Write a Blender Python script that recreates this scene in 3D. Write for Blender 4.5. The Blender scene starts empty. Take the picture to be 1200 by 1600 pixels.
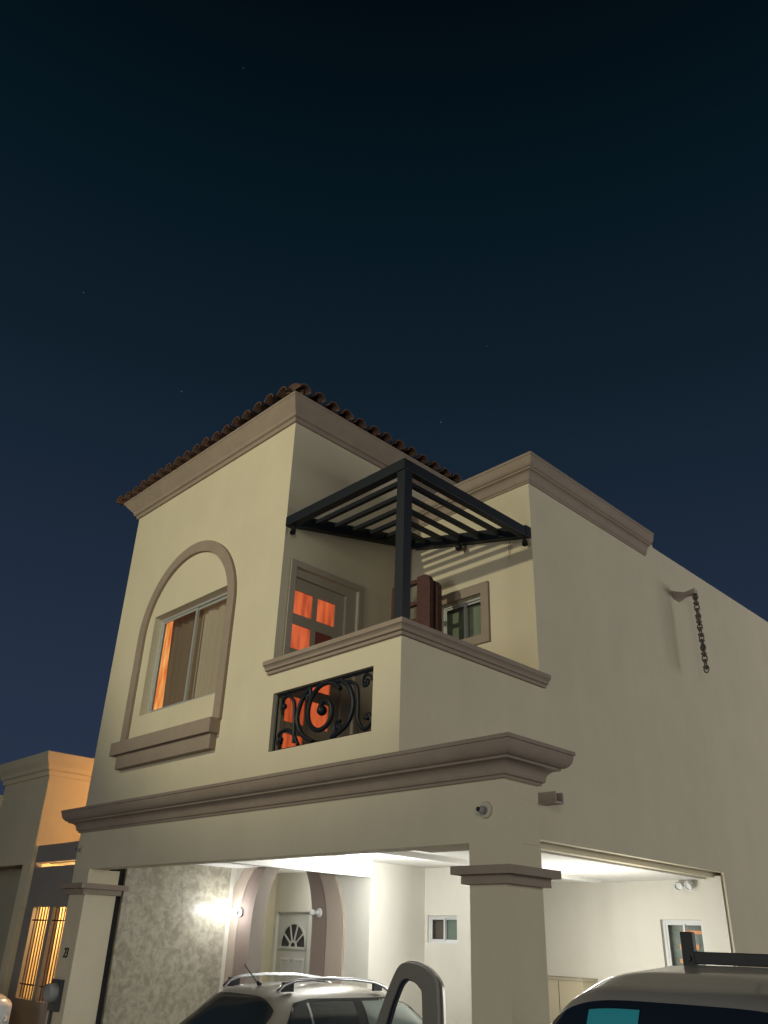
import bpy, bmesh, math, random
from mathutils import Vector, Matrix
random.seed(7)
# ------------------------------------------------------------------ units
K = 1.25                     # one plan unit in metres
def W(p): return Vector((p[0]*K, p[1]*K, (p[2]+0.1)*K))
sc = bpy.context.scene
# ------------------------------------------------------------------ camera
cam = bpy.data.cameras.new('camera'); co = bpy.data.objects.new('camera', cam); sc.collection.objects.link(co)
sc.camera = co
YAW, PITCH, ROLL = 0.8179, 0.4628, 0.0401
F = Vector((-math.sin(YAW)*math.cos(PITCH), math.cos(YAW)*math.cos(PITCH), math.sin(PITCH)))
R0 = F.cross(Vector((0, 0, 1))).normalized(); U0 = R0.cross(F)
R = math.cos(ROLL)*R0 + math.sin(ROLL)*U0; U = -math.sin(ROLL)*R0 + math.cos(ROLL)*U0
m = Matrix((R, U, -F)).transposed().to_4x4()
m.translation = W((4.8774, -4.96, 1.5))
co.matrix_world = m
cam.sensor_fit = 'VERTICAL'; cam.sensor_height = 24.0; cam.lens = 1262.57/1600*24
cam.shift_x = 15.7/1600; cam.shift_y = 41.5/1600
cam.clip_start = 0.05; cam.clip_end = 3000
# ------------------------------------------------------------------ render / colour
sc.view_settings.view_transform = 'Standard'
try: sc.view_settings.look = 'None'
except Exception: pass
sc.view_settings.exposure = 0; sc.view_settings.gamma = 1
# ------------------------------------------------------------------ night sky
wd = bpy.data.worlds.new('World'); sc.world = wd; wd.use_nodes = True
nt = wd.node_tree; nt.nodes.clear()
tc = nt.nodes.new('ShaderNodeTexCoord'); sp = nt.nodes.new('ShaderNodeSeparateXYZ')
rp = nt.nodes.new('ShaderNodeValToRGB'); bg = nt.nodes.new('ShaderNodeBackground'); ow = nt.nodes.new('ShaderNodeOutputWorld')
nt.links.new(tc.outputs['Generated'], sp.inputs[0]); nt.links.new(sp.outputs[2], rp.inputs[0])
vo = nt.nodes.new('ShaderNodeTexVoronoi'); vo.inputs['Scale'].default_value = 26; nt.links.new(tc.outputs['Generated'], vo.inputs['Vector'])
lt = nt.nodes.new('ShaderNodeMath'); lt.operation = 'LESS_THAN'; lt.inputs[1].default_value = .022; nt.links.new(vo.outputs['Distance'], lt.inputs[0])
sx_ = nt.nodes.new('ShaderNodeSeparateColor'); nt.links.new(vo.outputs['Color'], sx_.inputs[0])
gt = nt.nodes.new('ShaderNodeMath'); gt.operation = 'GREATER_THAN'; gt.inputs[1].default_value = .80; nt.links.new(sx_.outputs[0], gt.inputs[0])
ml = nt.nodes.new('ShaderNodeMath'); ml.operation = 'MULTIPLY'; nt.links.new(lt.outputs[0], ml.inputs[0]); nt.links.new(gt.outputs[0], ml.inputs[1])
m3 = nt.nodes.new('ShaderNodeMath'); m3.operation = 'MULTIPLY'; m3.inputs[1].default_value = .05; nt.links.new(ml.outputs[0], m3.inputs[0])
st = nt.nodes.new('ShaderNodeMix'); st.data_type = 'RGBA'; st.blend_type = 'ADD'; st.inputs[0].default_value = 1
nt.links.new(rp.outputs[0], st.inputs[6]); nt.links.new(m3.outputs[0], st.inputs[7])
nt.links.new(st.outputs[2], bg.inputs[0]); nt.links.new(bg.outputs[0], ow.inputs[0]); bg.inputs[1].default_value = 1.0
e = rp.color_ramp.elements
def srgb(r, g, b):
    f = lambda c: (c/255/12.92) if c/255 <= .04045 else ((c/255+.055)/1.055)**2.4
    return (f(r), f(g), f(b), 1)
e[0].position = 0.0; e[0].color = srgb(44, 55, 74)
e[1].position = 1.0; e[1].color = srgb(2, 5, 11)
for ps, c in ((.22, srgb(39, 49, 69)), (.42, srgb(29, 41, 57)), (.60, srgb(17, 31, 43)), (.76, srgb(6, 22, 31)), (.88, srgb(3, 10, 16))):
    el = rp.color_ramp.elements.new(ps); el.color = c
# ------------------------------------------------------------------ assumed street lights and added fill lights
def light(name, kind, loc, power, col, size=.1, target=None, angle=None, blend=.5):
    l = bpy.data.lights.new(name, kind); l.energy = power; l.color = col
    if kind == 'AREA': l.size = size
    else: l.shadow_soft_size = size
    o = bpy.data.objects.new(name, l); sc.collection.objects.link(o); o.location = W(loc)
    if target is not None:
        o.rotation_euler = (W(target)-W(loc)).to_track_quat('-Z', 'Y').to_euler()
    if angle: l.spot_size = math.radians(angle); l.spot_blend = blend
    return o
light('assumed_street_light', 'SPOT', (-2.6, -9.5, 6.95), 2650, (1, .93, .64), .09, (-2.1, 0, 7.9), 68, .46)  # assumed unseen street lamp for the warm light on the front walls
light('assumed_far_light', 'AREA', (18, 24, .7), 7300, (1, .97, .94), 20, (0, 3.5, 4.2))  # assumed broad low light for the side wall, its source unseen
light('side_fill', 'AREA', (11, -11, 5), 480, (1, .93, .74), 4.0, (0, 1, 4.5))  # added soft fill for the faces turned right, no lamp of its own
light('low_fill', 'AREA', (0.5, -11, 2.5), 310, (1, .98, .93), 3.0, (-1, 0, 1.5))  # added low fill to lift the beam and columns
# ------------------------------------------------------------------ materials
MATS = {}
def mat(name, col, rough=.8, metal=0, spec=.3, noise=None, bump=None, emit=None, emit_s=0, coat=0, alpha=None, col2=None, nscale=3, bdist=.004, detail=4, streak=0):
    if name in MATS: return MATS[name]
    m = bpy.data.materials.new(name); m.use_nodes = True; t = m.node_tree; b = t.nodes['Principled BSDF']
    b.inputs['Base Color'].default_value = (*col[:3], 1); b.inputs['Roughness'].default_value = rough
    b.inputs['Metallic'].default_value = metal; b.inputs['Specular IOR Level'].default_value = spec
    if coat: b.inputs['Coat Weight'].default_value = coat; b.inputs['Coat Roughness'].default_value = .06
    geo = t.nodes.new('ShaderNodeNewGeometry')
    if noise:
        n = t.nodes.new('ShaderNodeTexNoise'); n.inputs['Scale'].default_value = nscale; n.inputs['Detail'].default_value = detail
        n.inputs['Roughness'].default_value = .65
        t.links.new(geo.outputs['Position'], n.inputs['Vector'])
        mr = t.nodes.new('ShaderNodeMapRange'); mr.inputs['From Min'].default_value = .3; mr.inputs['From Max'].default_value = .7
        t.links.new(n.outputs['Fac'], mr.inputs['Value'])
        mx = t.nodes.new('ShaderNodeMix'); mx.data_type = 'RGBA'
        c2 = col2 if col2 else tuple(c*(1-noise) for c in col[:3])
        mx.inputs[6].default_value = (*c2[:3], 1); mx.inputs[7].default_value = (*col[:3], 1)
        t.links.new(mr.outputs[0], mx.inputs[0]); t.links.new(mx.outputs[2], b.inputs['Base Color'])
    if streak:
        mp = t.nodes.new('ShaderNodeMapping'); mp.inputs['Scale'].default_value = (2.2, 2.2, .5)
        n3 = t.nodes.new('ShaderNodeTexNoise'); n3.inputs['Scale'].default_value = 1.1; n3.inputs['Detail'].default_value = 9; n3.inputs['Roughness'].default_value = .6
        n4 = t.nodes.new('ShaderNodeTexNoise'); n4.inputs['Scale'].default_value = .8; n4.inputs['Detail'].default_value = 6
        t.links.new(geo.outputs['Position'], mp.inputs[0]); t.links.new(mp.outputs[0], n3.inputs['Vector']); t.links.new(geo.outputs['Position'], n4.inputs['Vector'])
        ad = t.nodes.new('ShaderNodeMath'); ad.operation = 'ADD'; t.links.new(n3.outputs['Fac'], ad.inputs[0]); t.links.new(n4.outputs['Fac'], ad.inputs[1])
        mr2 = t.nodes.new('ShaderNodeMapRange'); mr2.inputs['From Min'].default_value = .75; mr2.inputs['From Max'].default_value = 1.2
        mr2.inputs['To Min'].default_value = 1-streak; mr2.inputs['To Max'].default_value = 1.0; t.links.new(ad.outputs[0], mr2.inputs['Value'])
        hs = t.nodes.new('ShaderNodeMix'); hs.data_type = 'RGBA'; hs.blend_type = 'MULTIPLY'; hs.inputs[0].default_value = 1
        src = b.inputs['Base Color'].links[0].from_socket
        t.links.new(src, hs.inputs[6]); t.links.new(mr2.outputs[0], hs.inputs[7]); t.links.new(hs.outputs[2], b.inputs['Base Color'])
    if bump:
        n2 = t.nodes.new('ShaderNodeTexNoise'); n2.inputs['Scale'].default_value = bump[0]; n2.inputs['Detail'].default_value = 5
        t.links.new(geo.outputs['Position'], n2.inputs['Vector'])
        bp = t.nodes.new('ShaderNodeBump'); bp.inputs['Strength'].default_value = bump[1]; bp.inputs['Distance'].default_value = bdist
        t.links.new(n2.outputs['Fac'], bp.inputs['Height']); t.links.new(bp.outputs[0], b.inputs['Normal'])
    if emit:
        b.inputs['Emission Color'].default_value = (*emit, 1); b.inputs['Emission Strength'].default_value = emit_s
    MATS[name] = m; return m
STUCCO = mat('cream stucco', (.69, .625, .465), .9, spec=.15, noise=.06, nscale=1.3, bump=(38, .55), bdist=.005, detail=8, streak=.045)
TRIM = mat('taupe trim paint', (.345, .28, .225), .85, spec=.2, noise=.10, nscale=6, bump=(30, .45), bdist=.005, streak=.08)
WHITE = mat('inner cream paint', (.74, .715, .63), .85, spec=.2, noise=.04, nscale=1.7, bump=(50, .3), bdist=.003, streak=.05)
CEIL = mat('white ceiling paint', (.82, .81, .76), .85, spec=.2, bump=(50, .2), bdist=.002)
TAN = mat('tan arch paint', (.50, .42, .345), .85, noise=.06, bump=(50, .2))
MAUVE = mat('mauve arch paint', (.30, .235, .20), .85, noise=.06, bump=(50, .2))
TILE = mat('clay roof tile', (.17, .10, .072), .8, noise=.45, nscale=9, bump=(25, .5), bdist=.006)
IRON = mat('dark iron', (.008, .012, .018), .5, spec=.3, bump=(80, .15))
ALU = mat('aluminium frame', (.55, .56, .55), .45, metal=.5)
ALUW = mat('white aluminium', (.72, .73, .72), .4)
DOORP = mat('painted white steel door', (.60, .61, .58), .45, bump=(30, .1))
BALDOOR = mat('balcony door paint', (.40, .355, .28), .55, bump=(30, .1))
DARK = mat('dark gap', (.035, .033, .038), .9)
DARKROOM = mat('unlit room', (.05, .05, .05), .9)
CONC = mat('concrete', (.27, .26, .245), .9, noise=.3, nscale=2.5, bump=(30, .5), bdist=.005, detail=9)
ASPH = mat('asphalt', (.055, .055, .057), .9, noise=.35, nscale=5, bump=(80, .6), bdist=.006, detail=9)
KERB = mat('kerb concrete', (.34, .33, .31), .9, noise=.25, nscale=4, bump=(40, .5))
BLACKP = mat('black plastic', (.018, .019, .021), .5)
GREYP = mat('grey meter casing', (.085, .09, .10), .55)
WHITEP = mat('white plastic', (.75, .75, .73), .4)
BROWN = mat('dark stained wood', (.11, .05, .045), .5, noise=.4, nscale=14)
COPPER = mat('old metal chain', (.20, .175, .15), .5, metal=.7)
RUBBER = mat('tyre rubber', (.02, .02, .02), .85)
CHROME = mat('satin chrome', (.62, .63, .64), .25, metal=1.0)
NEIGH = mat('neighbour stucco', (.72, .65, .46), .9, noise=.07, nscale=1.5, bump=(60, .35), bdist=.003)
NEIGHG = mat('neighbour grey paint', (.27, .255, .24), .9, noise=.07, nscale=1.5, bump=(60, .3))
SILL = mat('stone sill', (.42, .35, .31), .85, noise=.15, bump=(40, .4))
def glass_mat(name, col=(.7, .78, .76), rough=.03, tint=.35):
    if name in MATS: return MATS[name]
    m = bpy.data.materials.new(name); m.use_nodes = True; t = m.node_tree; t.nodes.clear()
    o = t.nodes.new('ShaderNodeOutputMaterial'); g = t.nodes.new('ShaderNodeBsdfGlossy'); tr = t.nodes.new('ShaderNodeBsdfTransparent')
    g.inputs['Roughness'].default_value = rough; tr.inputs['Color'].default_value = (*col, 1)
    lw = t.nodes.new('ShaderNodeLayerWeight'); pw = t.nodes.new('ShaderNodeMath'); pw.operation = 'POWER'; pw.inputs[1].default_value = 4
    fr = t.nodes.new('ShaderNodeMath'); fr.operation = 'MULTIPLY_ADD'; fr.inputs[1].default_value = .6; fr.inputs[2].default_value = .03
    t.links.new(lw.outputs['Facing'], pw.inputs[0]); t.links.new(pw.outputs[0], fr.inputs[0])
    mx = t.nodes.new('ShaderNodeMixShader'); t.links.new(fr.outputs[0], mx.inputs[0]); t.links.new(tr.outputs[0], mx.inputs[1]); t.links.new(g.outputs[0], mx.inputs[2])
    t.links.new(mx.outputs[0], o.inputs[0]); MATS[name] = m; return m
GLASS = glass_mat('clear glass', (.94, .95, .93))
GLASSG = glass_mat('green tinted glass', (.80, .86, .83))
def stained(name, cols, s, scale=7, fac=(.35, .65)):  # uneven emission carries the lamplight seen in panes and room
    m = bpy.data.materials.new(name); m.use_nodes = True; t = m.node_tree; b = t.nodes['Principled BSDF']
    geo = t.nodes.new('ShaderNodeNewGeometry'); n = t.nodes.new('ShaderNodeTexNoise'); n.inputs['Scale'].default_value = scale; n.inputs['Detail'].default_value = 3
    mp = t.nodes.new('ShaderNodeMapping'); mp.inputs['Scale'].default_value = (1, 1, .18); t.links.new(geo.outputs['Position'], mp.inputs[0]); t.links.new(mp.outputs[0], n.inputs['Vector']); r = t.nodes.new('ShaderNodeValToRGB'); t.links.new(n.outputs['Fac'], r.inputs[0])
    r.color_ramp.elements[0].position = fac[0]; r.color_ramp.elements[0].color = (*cols[0], 1)
    r.color_ramp.elements[1].position = fac[1]; r.color_ramp.elements[1].color = (*cols[1], 1)
    b.inputs['Base Color'].default_value = (.3, .1, .05, 1); b.inputs['Roughness'].default_value = .4
    t.links.new(r.outputs[0], b.inputs['Emission Color']); b.inputs['Emission Strength'].default_value = s
    return m
LITRED = stained('lamplit red curtain', ((.36, .05, .015), (.72, .13, .04)), .85, 9)
LITORG = stained('lamplit room', ((.70, .15, .02), (1.0, .52, .17)), 1.05, 11)
CURT = mat('beige curtain', (.46, .39, .31), .9, emit=(.50, .36, .18), emit_s=.07)  # slight emission stands in for lamplight through the cloth
CURTD = mat('brown curtain', (.19, .15, .105), .9, emit=(.5, .22, .08), emit_s=.06)  # same lamplight glow put into the darker cloth
# textured wall: trowelled decorative stucco
def trowel():
    m = bpy.data.materials.new('trowelled stucco'); m.use_nodes = True; t = m.node_tree; b = t.nodes['Principled BSDF']
    geo = t.nodes.new('ShaderNodeNewGeometry'); wn = t.nodes.new('ShaderNodeTexNoise'); wn.inputs['Scale'].default_value = 3.0
    mxv = t.nodes.new('ShaderNodeMix'); mxv.data_type = 'VECTOR'; mxv.inputs[0].default_value = .12
    t.links.new(geo.outputs['Position'], wn.inputs['Vector']); t.links.new(geo.outputs['Position'], mxv.inputs[4]); t.links.new(wn.outputs['Color'], mxv.inputs[5])
    n = t.nodes.new('ShaderNodeTexNoise'); n.inputs['Scale'].default_value = 10; n.inputs['Detail'].default_value = 8; n.inputs['Roughness'].default_value = .62; n.inputs['Distortion'].default_value = .35
    t.links.new(mxv.outputs[1], n.inputs['Vector'])
    r = t.nodes.new('ShaderNodeValToRGB'); t.links.new(n.outputs['Fac'], r.inputs[0])
    r.color_ramp.elements[0].position = .38; r.color_ramp.elements[0].color = (.34, .31, .235, 1)
    r.color_ramp.elements[1].position = .62; r.color_ramp.elements[1].color = (.54, .50, .395, 1)
    t.links.new(r.outputs[0], b.inputs['Base Color'])
    mr = t.nodes.new('ShaderNodeMapRange'); mr.inputs['To Min'].default_value = .45; mr.inputs['To Max'].default_value = .22
    t.links.new(n.outputs['Fac'], mr.inputs['Value']); t.links.new(mr.outputs[0], b.inputs['Roughness'])
    bp = t.nodes.new('ShaderNodeBump'); bp.inputs['Strength'].default_value = .5; bp.inputs['Distance'].default_value = .008
    t.links.new(n.outputs['Fac'], bp.inputs['Height']); t.links.new(bp.outputs[0], b.inputs['Normal'])
    return m
TROWEL = trowel()
# ------------------------------------------------------------------ mesh builder
ORG = {}
class MB:
    def __init__(s, metric=False): s.v = []; s.f = []; s.metric = metric
    def add(s, vs, fs):
        n = len(s.v); s.v += [tuple(v) for v in vs]; s.f += [tuple(i+n for i in f) for f in fs]; return s
    def box(s, x0, x1, y0, y1, z0, z1):
        if x0 > x1: x0, x1 = x1, x0
        if y0 > y1: y0, y1 = y1, y0
        if z0 > z1: z0, z1 = z1, z0
        return s.add([(x0, y0, z0), (x1, y0, z0), (x1, y1, z0), (x0, y1, z0), (x0, y0, z1), (x1, y0, z1), (x1, y1, z1), (x0, y1, z1)],
                     [(0, 3, 2, 1), (4, 5, 6, 7), (0, 1, 5, 4), (1, 2, 6, 5), (2, 3, 7, 6), (3, 0, 4, 7)])
    def prism(s, poly, axis, a, b):
        def P(p, c): return {'x': (c, p[0], p[1]), 'y': (p[0], c, p[1]), 'z': (p[0], p[1], c)}[axis]
        n = len(poly)
        return s.add([P(p, a) for p in poly]+[P(p, b) for p in poly], [tuple(range(n-1, -1, -1)), tuple(range(n, 2*n))]+[(i, (i+1) % n, (i+1) % n+n, i+n) for i in range(n)])
    def sweep(s, path, prof):
        n = len(prof); vs = []; fs = []
        for (x, y), (mx, my) in path: vs += [(x+mx*o, y+my*o, z) for o, z in prof]
        for k in range(len(path)-1):
            for i in range(n):
                j = (i+1) % n; fs.append((k*n+i, k*n+j, (k+1)*n+j, (k+1)*n+i))
        fs.append(tuple(range(n-1, -1, -1))); L = (len(path)-1)*n; fs.append(tuple(range(L, L+n)))
        return s.add(vs, fs)
    def tube(s, pts, r, seg=10, closed=False):
        pts = [Vector(p) for p in pts]; n = len(pts); rs = r if isinstance(r, (list, tuple)) else [r]*n; vs = []; fs = []
        prev = None
        for i, p in enumerate(pts):
            d = (pts[(i+1) % n]-pts[i-1]) if closed else (pts[min(i+1, n-1)]-pts[max(i-1, 0)]); d.normalize()
            if prev is None:
                a = d.orthogonal().normalized()
            else:
                a = prev-d*prev.dot(d)
                a = a.normalized() if a.length > 1e-6 else d.orthogonal().normalized()
            prev = a; b = d.cross(a)
            vs += [p+(a*math.cos(t*2*math.pi/seg)+b*math.sin(t*2*math.pi/seg))*rs[i] for t in range(seg)]
        for i in range(n if closed else n-1):
            j = (i+1) % n
            for t in range(seg): u = (t+1) % seg; fs.append((i*seg+t, i*seg+u, j*seg+u, j*seg+t))
        if not closed: fs.append(tuple(range(seg-1, -1, -1))); fs.append(tuple(range((n-1)*seg, n*seg)))
        return s.add(vs, fs)
    def lathe(s, prof, c, axis='z', seg=24):
        vs = []; fs = []; n = len(prof); c = Vector(c)
        ax = Vector({'x': (1, 0, 0), 'y': (0, 1, 0), 'z': (0, 0, 1)}[axis]) if isinstance(axis, str) else Vector(axis).normalized()
        a = ax.orthogonal().normalized(); b = ax.cross(a)
        for t in range(seg):
            d = a*math.cos(t*2*math.pi/seg)+b*math.sin(t*2*math.pi/seg)
            vs += [c+d*max(r, 1e-4)+ax*h for r, h in prof]
        for t in range(seg):
            u = (t+1) % seg
            for i in range(n-1): fs.append((t*n+i, u*n+i, u*n+i+1, t*n+i+1))
        return s.add(vs, fs)
    def ball(s, c, r, seg=16):
        k = 9; rr = r if isinstance(r, (list, tuple)) else (r, r, r); vs = []; fs = []
        for i in range(k+1):
            th = math.pi*i/k
            for t in range(seg):
                ph = 2*math.pi*t/seg; vs.append((c[0]+rr[0]*math.sin(th)*math.cos(ph), c[1]+rr[1]*math.sin(th)*math.sin(ph), c[2]+rr[2]*math.cos(th)))
        for i in range(k):
            for t in range(seg): u = (t+1) % seg; fs.append((i*seg+t, (i+1)*seg+t, (i+1)*seg+u, i*seg+u))
        return s.add(vs, fs)
    def wall(s, axis, c0, c1, rect, holes=()):
        """panel between planes c0,c1 of axis ('x' or 'y'), rect (a0,a1,z0,z1) with rectangular holes"""
        A = sorted({rect[0], rect[1]}|{h[0] for h in holes}|{h[1] for h in holes}); Z = sorted({rect[2], rect[3]}|{h[2] for h in holes}|{h[3] for h in holes})
        A = [a for a in A if rect[0] <= a <= rect[1]]; Z = [z for z in Z if rect[2] <= z <= rect[3]]
        P = (lambda a, c, z: (c, a, z)) if axis == 'x' else (lambda a, c, z: (a, c, z))
        solid = {}
        for i in range(len(A)-1):
            for j in range(len(Z)-1):
                ca = (A[i]+A[i+1])/2; cz = (Z[j]+Z[j+1])/2
                solid[i, j] = not any(h[0] < ca < h[1] and h[2] < cz < h[3] for h in holes)
        def q(*p): s.add(p, [(0, 1, 2, 3)])
        for (i, j), ok in solid.items():
            if not ok: continue
            a0, a1, z0, z1 = A[i], A[i+1], Z[j], Z[j+1]
            for c in (c0, c1): q(P(a0, c, z0), P(a1, c, z0), P(a1, c, z1), P(a0, c, z1))
            if not solid.get((i-1, j), False): q(P(a0, c0, z0), P(a0, c1, z0), P(a0, c1, z1), P(a0, c0, z1))
            if not solid.get((i+1, j), False): q(P(a1, c0, z0), P(a1, c1, z0), P(a1, c1, z1), P(a1, c0, z1))
            if not solid.get((i, j-1), False): q(P(a0, c0, z0), P(a1, c0, z0), P(a1, c1, z0), P(a0, c1, z0))
            if not solid.get((i, j+1), False): q(P(a0, c0, z1), P(a1, c0, z1), P(a1, c1, z1), P(a0, c1, z1))
        return s
    def build(s, name, material, parent=None, smooth=False, bevel=0, loc=None, weld=True):
        me = bpy.data.meshes.new(name); vs = [Vector(v) if s.metric else W(v) for v in s.v]
        if parent is not None: org = ORG[parent.name]
        elif loc is not None: org = W(loc)
        else:
            xs = [v.x for v in vs]; ys = [v.y for v in vs]; org = Vector(((min(xs)+max(xs))/2, (min(ys)+max(ys))/2, min(v.z for v in vs)))
        if s.metric: org2 = Vector((0, 0, 0))
        else: org2 = org
        me.from_pydata([v-org2 for v in vs], [], s.f)
        bm = bmesh.new(); bm.from_mesh(me)
        if weld: bmesh.ops.remove_doubles(bm, verts=bm.verts, dist=.0002)
        bmesh.ops.recalc_face_normals(bm, faces=bm.faces)
        if smooth:
            for f in bm.faces: f.smooth = True
        bm.to_mesh(me); bm.free()
        if smooth and hasattr(me, 'set_sharp_from_angle'): me.set_sharp_from_angle(angle=math.radians(40))
        o = bpy.data.objects.new(name, me); sc.collection.objects.link(o)
        for mt in (material if isinstance(material, list) else [material]): me.materials.append(mt)
        if parent is not None: o.parent = parent
        elif not s.metric: o.location = org
        ORG[o.name] = org
        if bevel:
            bv = o.modifiers.new('bevel', 'BEVEL'); bv.width = bevel; bv.segments = 2; bv.limit_method = 'ANGLE'; bv.angle_limit = math.radians(35)
        return o
def tag(o, label=None, cat=None, group=None, kind=None):
    if label: o['label'] = label
    if cat: o['category'] = cat
    if group: o['group'] = group
    if kind: o['kind'] = kind
    return o
def thing(name, loc, label, cat, group=None):
    o = bpy.data.objects.new(name, None); sc.collection.objects.link(o); o.location = W(loc); o.empty_display_size = .2
    ORG[o.name] = W(loc); return tag(o, label, cat, group)
# =================================================================== SETTING
G = -0.1
tag(MB().add([(-900, -900, G-.02), (900, -900, G-.02), (900, 900, G-.02), (-900, 900, G-.02)], [(0, 1, 2, 3)]).build('ground', CONC, loc=(0, 0, G-.02)), kind='structure')
tag(MB().add([(-60, -11, G-.012), (60, -11, G-.012), (60, -3.4, G-.012), (-60, -3.4, G-.012)], [(0, 1, 2, 3)]).build('road', ASPH, loc=(0, -7, G-.012)), kind='structure')
tag(MB().box(-60, 60, -3.4, -3.25, G-.1, G+.09).build('kerb', KERB, bevel=.015), kind='structure')
tag(MB().box(-60, 60, -3.25, -2.2, G-.1, G+.085).build('pavement', CONC), kind='structure')
tag(MB().box(-60, 60, -11.15, -11, G-.1, G+.09).build('kerb', KERB, bevel=.015), kind='structure')
tag(MB().box(-60, 60, -12.3, -11.15, G-.1, G+.085).build('pavement', CONC), kind='structure')
tag(MB().box(-5.3, 2.2, -2.2, 5.8, G-.1, G-.012).build('driveway', CONC), kind='structure')
# =================================================================== HOUSE
house = thing('house', (-2, 2, G), 'two storey cream stucco house with tiled tower, corner balcony and brightly lit open carport', 'house')
TX, SX, FX = -1.918, 0.0, -5.75         # tower side, side wall, left edge
BD = 2.13                               # balcony depth
TZ = 7.23
def part(mb, name, material, **k): return mb.build(name, material, house, **k)
# front wall of the tower and the balcony parapet
WIN = (-4.70, -2.965, 3.99, 5.345)
GR = (-1.855, -.352, 3.18, 3.785)
part(MB().wall('y', 0, .1, (FX, TX, 2.5, TZ+.2), [WIN]), 'wall', STUCCO)
part(MB().wall('y', 0, .12, (TX, SX, 2.5, 4.0), [GR]), 'parapet', STUCCO)
part(MB().box(-.12, 0, .12, BD, 2.5, 4.0), 'parapet', STUCCO)
# tower left side and tower right side (with balcony door opening)
part(MB().box(FX, FX+.12, .1, 6, 2.2, TZ+.2), 'wall', STUCCO)
DO = (.20, 1.19, 3.12, 5.335)
part(MB().wall('x', TX-.12, TX, (.1, 6, 2.5, TZ+.2), [DO]), 'wall', STUCCO)
# balcony back wall with window
BW = (-1.42, -.745, 4.76, 5.29)
part(MB().wall('y', BD, BD+.12, (TX, SX-.12, 2.5, 6.6), [BW]), 'wall', STUCCO)
# side wall
part(MB().wall('x', -.12, 0, (BD, 13, 2.45, 6.6), []), 'wall', STUCCO)
part(MB().box(-.12, 0, 5.15, 13, 6.6, 6.76), 'parapet', STUCCO)
part(MB().box(-.12, 0, BD, 5.15, 6.6, 6.8), 'parapet', STUCCO)
part(MB().box(-.035, 0, 5.93, 13, G-.05, 2.45), 'wall', STUCCO)
part(MB().box(-.12, 0, .2, BD, 2.45, 2.5), 'lintel', STUCCO)
part(MB().box(-.24, -.12, .2, 6.02, 2.39, 2.55), 'lintel', STUCCO)
part(MB().box(FX, -.12, 12.9, 13, G-.05, 6.6), 'wall', STUCCO)
# roofs (flat) and balcony floor, upper slab = carport ceiling
CZ = 2.37
part(MB().box(TX, -.12, .12, BD, 3.0, 3.1), 'balcony_floor', CONC)
part(MB().box(TX, -.12, BD+.12, 12.9, 6.55, 6.62), 'roof', CONC)
part(MB().box(FX+.12, -.24, .2, 12.9, CZ, 2.46), 'ceiling', CEIL)
# front beam with wing, columns
part(MB().box(FX, 1.1, 0, .2, 2.185, 2.5).box(0, 1.1, 0, .42, 2.5, 2.62).box(0.002, 1.098, .2, .418, 2.187, 2.5), 'beam', STUCCO)
def column(x0, x1, nm='column'):
    c = part(MB().box(x0, x1, 0.004 if x0 < 0 else .0, .42, G-.03, 2.185), nm, STUCCO)
    cp = MB().sweep([((x0, 0), (-1, -1)), ((x1, 0), (1, -1)), ((x1, .42), (1, 1)), ((x0, .42), (-1, 1)), ((x0, 0), (-1, -1))],
                    [(-.01, 1.90), (.045, 1.90), (.045, 1.955), (.055, 1.962), (.10, 1.962), (.10, 2.02), (-.01, 2.02)])
    cp.build('column_cap', TRIM, c)
    return c
column(.755, 1.1); column(FX, -5.33)
# cornices
def cornice_prof(z0, z1, p, inner=-.01):
    h = z1-z0; pr = [(inner, z0), (.10*p, z0), (.12*p, z0+.07*h), (.20*p, z0+.10*h), (.22*p, z0+.17*h)]
    for i in range(7):
        a = i/6*math.pi/2; pr.append((.22*p+.33*p*(1-math.cos(a)), z0+.17*h+.26*h*math.sin(a)))
    pr += [(.60*p, z0+.44*h), (.62*p, z0+.50*h)]
    for i in range(1, 8):
        a = i/7*math.pi/2; pr.append((.62*p+.33*p*math.sin(a), z0+.50*h+.38*h*(1-math.cos(a))))
    pr += [(p, z0+.89*h), (p, z1), (inner, z1)]
    return pr
part(MB().sweep([((FX, .45), (-1, 0)), ((FX, 0), (-1, -1)), ((1.1, 0), (1, -1)), ((1.1, .42), (1, 1)), ((.004, .42), (0, 1))],
                cornice_prof(2.625, 2.895, .22)), 'cornice', TRIM)
part(MB().box(.002, 1.11, .002, .425, 2.62, 2.88), 'beam_top', STUCCO)
cap_prof = [(-.16, 4.0), (.03, 4.0), (.035, 4.03), (.06, 4.035), (.065, 4.06), (.08, 4.075), (.098, 4.085), (.10, 4.128), (-.16, 4.13)]
part(MB().sweep([((-1.965, 0), (0, -1)), ((0, 0), (1, -1)), ((0, 2.2), (1, 0))], cap_prof), 'parapet_cap', TRIM)
tw_prof = [(-.01, TZ), (.03, TZ), (.035, TZ+.05), (.065, TZ+.06), (.075, TZ+.10), (.19, TZ+.24), (.205, TZ+.25), (.205, TZ+.275), (-.05, TZ+.275)]
part(MB().sweep([((FX, 6), (-1, 0)), ((FX, 0), (-1, -1)), ((TX, 0), (1, -1)), ((TX, 6), (1, 0))], tw_prof), 'tower_cornice', TRIM)
part(MB().sweep([((TX+.001, BD), (0, -1)), ((0, BD), (1, -1)), ((0, 4.88), (1, 0))], cornice_prof(6.525, 6.83, .175)), 'parapet_cornice', TRIM)
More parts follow.
